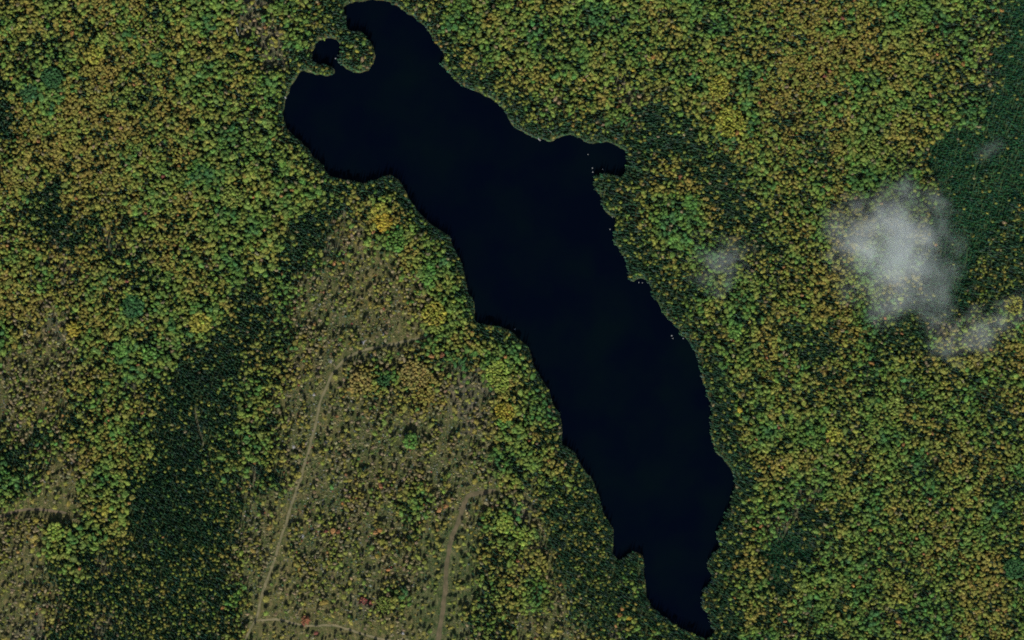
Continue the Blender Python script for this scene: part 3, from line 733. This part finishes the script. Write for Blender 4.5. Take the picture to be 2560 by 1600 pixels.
def xform(p, idx):
    kind, rad, h = p[4], p[5] * MPP, p[6]
    e = math.exp(((idx * 7919) % 1000 / 1000 - .5) * .5)
    if kind == 'broadleaf': s = (rad / 2.2 * e, rad / 2.2 / e, h / 10.6)
    elif kind == 'conifer': s = (rad / 1.45, rad / 1.45, h / 12)
    else: s = (rad / 1.0, rad / 1.0, h / 1.25)
    return s
ZB = 0.9
used = {i for v in chosen.values() for i in v}
rot = random.Random(3)
for kind, ids in chosen.items():
    for i in ids:
        p = PL[i]; pr = PROTO[kind][rot.randrange(len(PROTO[kind]))]
        z = float(ground_z(*[np.array(q) for q in project(p[2], p[3], ZB)]))
        rz = rot.uniform(0, 6.283); s = xform(p, i)
        col = [float(c) for c in p[7]]
        if kind == 'shrub':
            o = add_obj('shrub', pr[0]); o['tint'] = col
        else:
            o = bpy.data.objects.new(NAME[kind], None); C.objects.link(o); o.empty_display_size = .5
            c = add_obj('crown', pr[1], o); c['tint'] = col
            add_obj('trunk', pr[2], o)
        o.location = (p[2], p[3], z); o.rotation_euler = (0, 0, rz); o.scale = s
        o['label'] = fit(labels[i]); o['category'] = CAT[kind]; o['group'] = GROUP[kind]

# ------------------------------------------------------------------ the forest and the brush that nobody could count
def forest(name, kind, items, label):
    col = bpy.data.collections.new(name + '_forms')
    for k, pr in enumerate(PROTO[kind]):
        ob = bpy.data.objects.new('%s_form_%02d' % (NAME[kind], k), pr[0]); col.objects.link(ob)
    n_ = len(items)
    me = bpy.data.meshes.new(name)
    me.vertices.add(n_)
    X = np.array([p[2] for p in items]); Y = np.array([p[3] for p in items])
    a, b_ = project(X, Y, np.full(n_, ZB)); Z = ground_z(a, b_)
    me.vertices.foreach_set('co', np.stack([X, Y, Z], -1).ravel())
    rr = np.random.RandomState(len(name))
    def attr(nm, ty, key, v):
        t = me.attributes.new(nm, ty, 'POINT'); t.data.foreach_set(key, np.ascontiguousarray(v).ravel())
    tl = rr.normal(0, .03, (n_, 2))
    attr('rot', 'FLOAT_VECTOR', 'vector', np.stack([tl[:, 0], tl[:, 1], rr.uniform(0, 6.283, n_)], -1).astype(np.float32))
    attr('scl', 'FLOAT_VECTOR', 'vector', np.array([xform(p, q) for q, p in enumerate(items)], np.float32))
    attr('tint', 'FLOAT_COLOR', 'color', np.array([(*p[7], 1) for p in items], np.float32))
    attr('form', 'INT', 'value', rr.randint(0, len(PROTO[kind]), n_).astype(np.int32))
    ng = bpy.data.node_groups.new(name, 'GeometryNodeTree')
    ng.interface.new_socket('Geometry', in_out='INPUT', socket_type='NodeSocketGeometry'); ng.interface.new_socket('Geometry', in_out='OUTPUT', socket_type='NodeSocketGeometry')
    N = ng.nodes; L = ng.links
    gi = N.new('NodeGroupInput'); go = N.new('NodeGroupOutput'); ip = N.new('GeometryNodeInstanceOnPoints'); ci = N.new('GeometryNodeCollectionInfo')
    ci.inputs[0].default_value = col; ci.inputs[1].default_value = True; ci.inputs[2].default_value = True
    def na(nm, ty):
        q = N.new('GeometryNodeInputNamedAttribute'); q.data_type = ty; q.inputs[0].default_value = nm; return q.outputs[0]
    e2r = N.new('FunctionNodeEulerToRotation'); L.new(na('rot', 'FLOAT_VECTOR'), e2r.inputs[0])
    L.new(gi.outputs[0], ip.inputs['Points']); L.new(ci.outputs[0], ip.inputs['Instance']); ip.inputs['Pick Instance'].default_value = True
    L.new(na('form', 'INT'), ip.inputs['Instance Index']); L.new(e2r.outputs[0], ip.inputs['Rotation']); L.new(na('scl', 'FLOAT_VECTOR'), ip.inputs['Scale'])
    L.new(ip.outputs[0], go.inputs[0])
    o = add_obj(name, me, kind='stuff', label=label)
    md = o.modifiers.new('growth', 'NODES'); md.node_group = ng
    return o
rest = {k: [p for i, p in enumerate(PL) if p[4] == k and i not in used] for k in PROTO}
forest('broadleaf_forest', 'broadleaf', rest['broadleaf'], 'autumn broadleaf forest in ochre, yellow and green covering the land')
forest('conifer_forest', 'conifer', rest['conifer'], 'dark conifer forest lining the shore and the low ground')
forest('undergrowth', 'shrub', rest['shrub'], 'low tan and olive brush over the clearings and banks')
print('PLANTED', {k: len(v) for k, v in rest.items()}, 'chosen', {k: len(v) for k, v in chosen.items()})

# ------------------------------------------------------------------ small things: rocks, driftwood, slash piles, logs
def rock_mesh(rnd, r):
    bm = bmesh.new(); bmesh.ops.create_icosphere(bm, subdivisions=2, radius=r)
    o_ = Vector((rnd.uniform(0, 90), 0, 0))
    for v in bm.verts:
        v.co *= 1 + .35 * mnoise.noise(v.co / r * 1.3 + o_); v.co.z *= .6
    me = bpy.data.meshes.new('rock'); bm.to_mesh(me); bm.free(); me.materials.append(M_ROCK); return me
ROCKS = [(1481,420,.8,"small pale rock in the water north-west of the eastern bay's head"),(1482,430,.85,"pale rock in the water just south of another, off the eastern bay's head"),(1507,423,.7,"pale rock close under the north shore of the eastern bay's head"),
 (1470,386,.6,"tiny pale rock alone in the mouth of the eastern bay"),(1531,542,.8,"bright rock at the shore below the eastern bay's head"),(1525,573,.8,"pale rock in the shallow brown nook of the east shore"),
 (1597,706,.8,"pale rock in the water just south of the small eastern spur"),(1606,707,.6,"smaller rock next to the pale one south of the eastern spur"),(1679,839,1.0,"white rock in the shallows, the larger of the pair by the middle east shore"),
 (1682,846,.6,"little rock directly below the white rock by the middle east shore"),(1708,846,.8,"pale rock closest to the bank by the middle east shore"),(839,146,.9,"pale rock at the mouth of the round pond"),(1287,823,.9,"whitish rock off the western shore beside dark spruces")]
for x, y, r, lb in ROCKS:
    X, Y = ground(x, y)
    o = add_obj('rock', rock_mesh(rnd, r * .75)); o.location = (float(X), float(Y), .12); o.rotation_euler.z = rnd.uniform(0, 6)
    o['label'] = lb; o['category'] = 'rock'; o['group'] = 'pale rocks breaking the lake surface'

def log_geo(pts, r):
    vs, fs = [], []
    for (p, q), k in zip(zip(pts, pts[1:]), range(99)):
        p, q = Vector(p), Vector(q); nn, a, b_ = frame_of(q - p); i = len(vs); n_ = 7
        for c, rr_ in ((p, r * (1 - .12 * k)), (q, r * (.9 - .12 * k))):
            for j in range(n_):
                t = 6.2832 * j / n_; vs.append(c + a * rr_ * math.cos(t) + b_ * rr_ * math.sin(t))
        for j in range(n_): fs.append([i + j, i + (j + 1) % n_, i + n_ + (j + 1) % n_, i + n_ + j])
        fs.append([i + j for j in range(n_)][::-1]); fs.append([i + n_ + j for j in range(n_)])
    return vs, fs
def log(name, photo_pts, r, z, label, cat):
    W = [tuple(float(q) for q in ground(x, y)) for x, y in photo_pts]
    ox, oy = W[0]
    v, f = log_geo([(x - ox, y - oy, 0) for x, y in W], r)
    o = add_obj(name, mesh_from(name, v, f, [M_DEADWOOD])); o.location = (ox, oy, z); o['label'] = label; o['category'] = cat
    return o
log('driftwood', [(1346,343),(1346,348),(1351,351)], .55, .5, "bleached crooked driftwood lying on the north-eastern shore", 'driftwood')
log('driftwood', [(1279,300),(1285,307)], .6, .6, "bleached straight driftwood on the bank above the crooked one", 'driftwood')
log('driftwood', [(711,241),(715,246)], .6, .6, "pale short driftwood on the lake's westernmost bank", 'driftwood')
log('fallen_log', [(586,62),(588,72),(593,88)], .5, 8.5, "long bare leaning log above the trees near the top left forest", 'log')
log('fallen_log', [(1368,322),(1374,330),(1378,326)], .35, 5.0, "forked bare snag behind the north-eastern bank", 'log')

def pile_mesh(rnd, r):
    vs, fs = [], []
    for _ in range(46):
        t = rnd.uniform(0, 6.283); c = Vector((rnd.gauss(0, r * .4), rnd.gauss(0, r * .4), 0)); c.z = .15 + max(0, .9 - c.length / r) * rnd.random()
        d = Vector((math.cos(t), math.sin(t), rnd.gauss(0, .15))).normalized() * rnd.uniform(.7, 1.7)
        v, f = log_geo([c - d, c + d], rnd.uniform(.08, .17)); i = len(vs); vs += v; fs += [[i + q for q in g_] for g_ in f]
    return mesh_from('brush_pile', vs, fs, [M_DEADWOOD])
PILES = [(908,856,2.0,"grey slash pile just north of the track bend"),(826,904,1.6,"grey slash pile left of the track where it curves south"),(785,987,1.6,"small grey slash pile west of the straight track"),(815,1106,2.2,"largest grey slash pile, east of the straight track"),
 (734,1117,2.0,"grey slash pile west of the straight track's middle"),(756,1341,2.2,"grey slash pile east of the track's lower stretch"),(957,835,1.7,"pale slash pile north of the track's last stretch"),(1007,1583,1.7,"pale slash pile beside the bottom branch track")]
for x, y, r, lb in PILES:
    X, Y = ground(x, y, .9); o = add_obj('brush_pile', pile_mesh(rnd, r)); o.location = (float(X), float(Y), .9)
    o['label'] = lb; o['category'] = 'brush pile'; o['group'] = 'slash piles in the clearing'

# ------------------------------------------------------------------ clouds hanging just above the trees
def cloud(x, y, rx, ry, zc, rz, dens_, seed, label, cut=.42, rot_=0, sharp=1.0, amp=.30, fq=.46):
    X, Y = ground(x, y, zc)
    bm = bmesh.new(); bmesh.ops.create_icosphere(bm, subdivisions=3, radius=1)
    me = bpy.data.meshes.new('cloud'); bm.to_mesh(me); bm.free()
    m = bpy.data.materials.new('cloud_vapour'); m.use_nodes = True; n = m.node_tree.nodes; l = m.node_tree.links
    n.remove(n['Principled BSDF'])
    tc = n.new('ShaderNodeTexCoord')
    ln = n.new('ShaderNodeVectorMath'); ln.operation = 'LENGTH'; l.new(tc.outputs['Object'], ln.inputs[0])
    mp = n.new('ShaderNodeMapping'); l.new(tc.outputs['Object'], mp.inputs[0]); mp.inputs['Location'].default_value = (seed * 7.3, seed * 3.1, 0); mp.inputs['Scale'].default_value = (rx / 40, ry / 40, .5)
    nz = tex_noise(n, l, fq, 5, .55, mp.outputs[0]); nz.inputs['Distortion'].default_value = .3
    fall = remap(n, l, ln.outputs['Value'], .05, 1.0, 1.0, 0.0)
    ad = n.new('ShaderNodeMath'); ad.operation = 'ADD'; l.new(fall, ad.inputs[0]); l.new(remap(n, l, nz.outputs['Fac'], .25, .75, -amp, amp), ad.inputs[1])
    soft = remap(n, l, ad.outputs[0], cut - .18, cut + .72, 0, 1)
    pw = n.new('ShaderNodeMath'); pw.operation = 'POWER'; l.new(soft, pw.inputs[0]); pw.inputs[1].default_value = 2.0
    den_ = n.new('ShaderNodeMath'); den_.operation = 'MULTIPLY'; l.new(pw.outputs[0], den_.inputs[0]); den_.inputs[1].default_value = dens_
    den = den_.outputs[0]
    pv = n.new('ShaderNodeVolumePrincipled'); pv.inputs['Color'].default_value = (.84, .88, .87, 1); pv.inputs['Anisotropy'].default_value = 0.0
    l.new(den, pv.inputs['Density']); l.new(pv.outputs[0], n['Material Output'].inputs['Volume'])
    me.materials.append(m)
    o = add_obj('cloud', me); o.location = (float(X), float(Y), zc); o.scale = (rx * MPP, ry * MPP, rz); o.rotation_euler.z = rot_
    o['label'] = label; o['category'] = 'cloud'; o['group'] = 'low clouds drifting over the forest'
cloud(2243, 622, 205, 222, 36, 13, .058, 1, "thick grey white cloud, the largest, over the eastern forest", .16)
cloud(2125, 590, 110, 125, 33, 8, .024, 9, "thin ragged veil on the west flank of the big white cloud", .20, R(10), 1, .42, .8)
cloud(2345, 765, 72, 165, 33, 9, .016, 6, "narrow wisp hanging from the big cloud's south-east edge", .16, R(8), 1, .42, .8)
cloud(2455, 828, 185, 80, 32, 9, .022, 2, "torn thin cloud streak drifting south-east of the big white cloud", .14, R(27), 1, .42, .8)
cloud(1800, 662, 120, 115, 30, 9, .016, 4, "faint small mist patch over the forest east of the lake", .24, R(20), 1, .5, .9)
cloud(2478, 370, 75, 38, 28, 7, .016, 5, "faintest wisp over the dark bog spruces", .24, R(30))
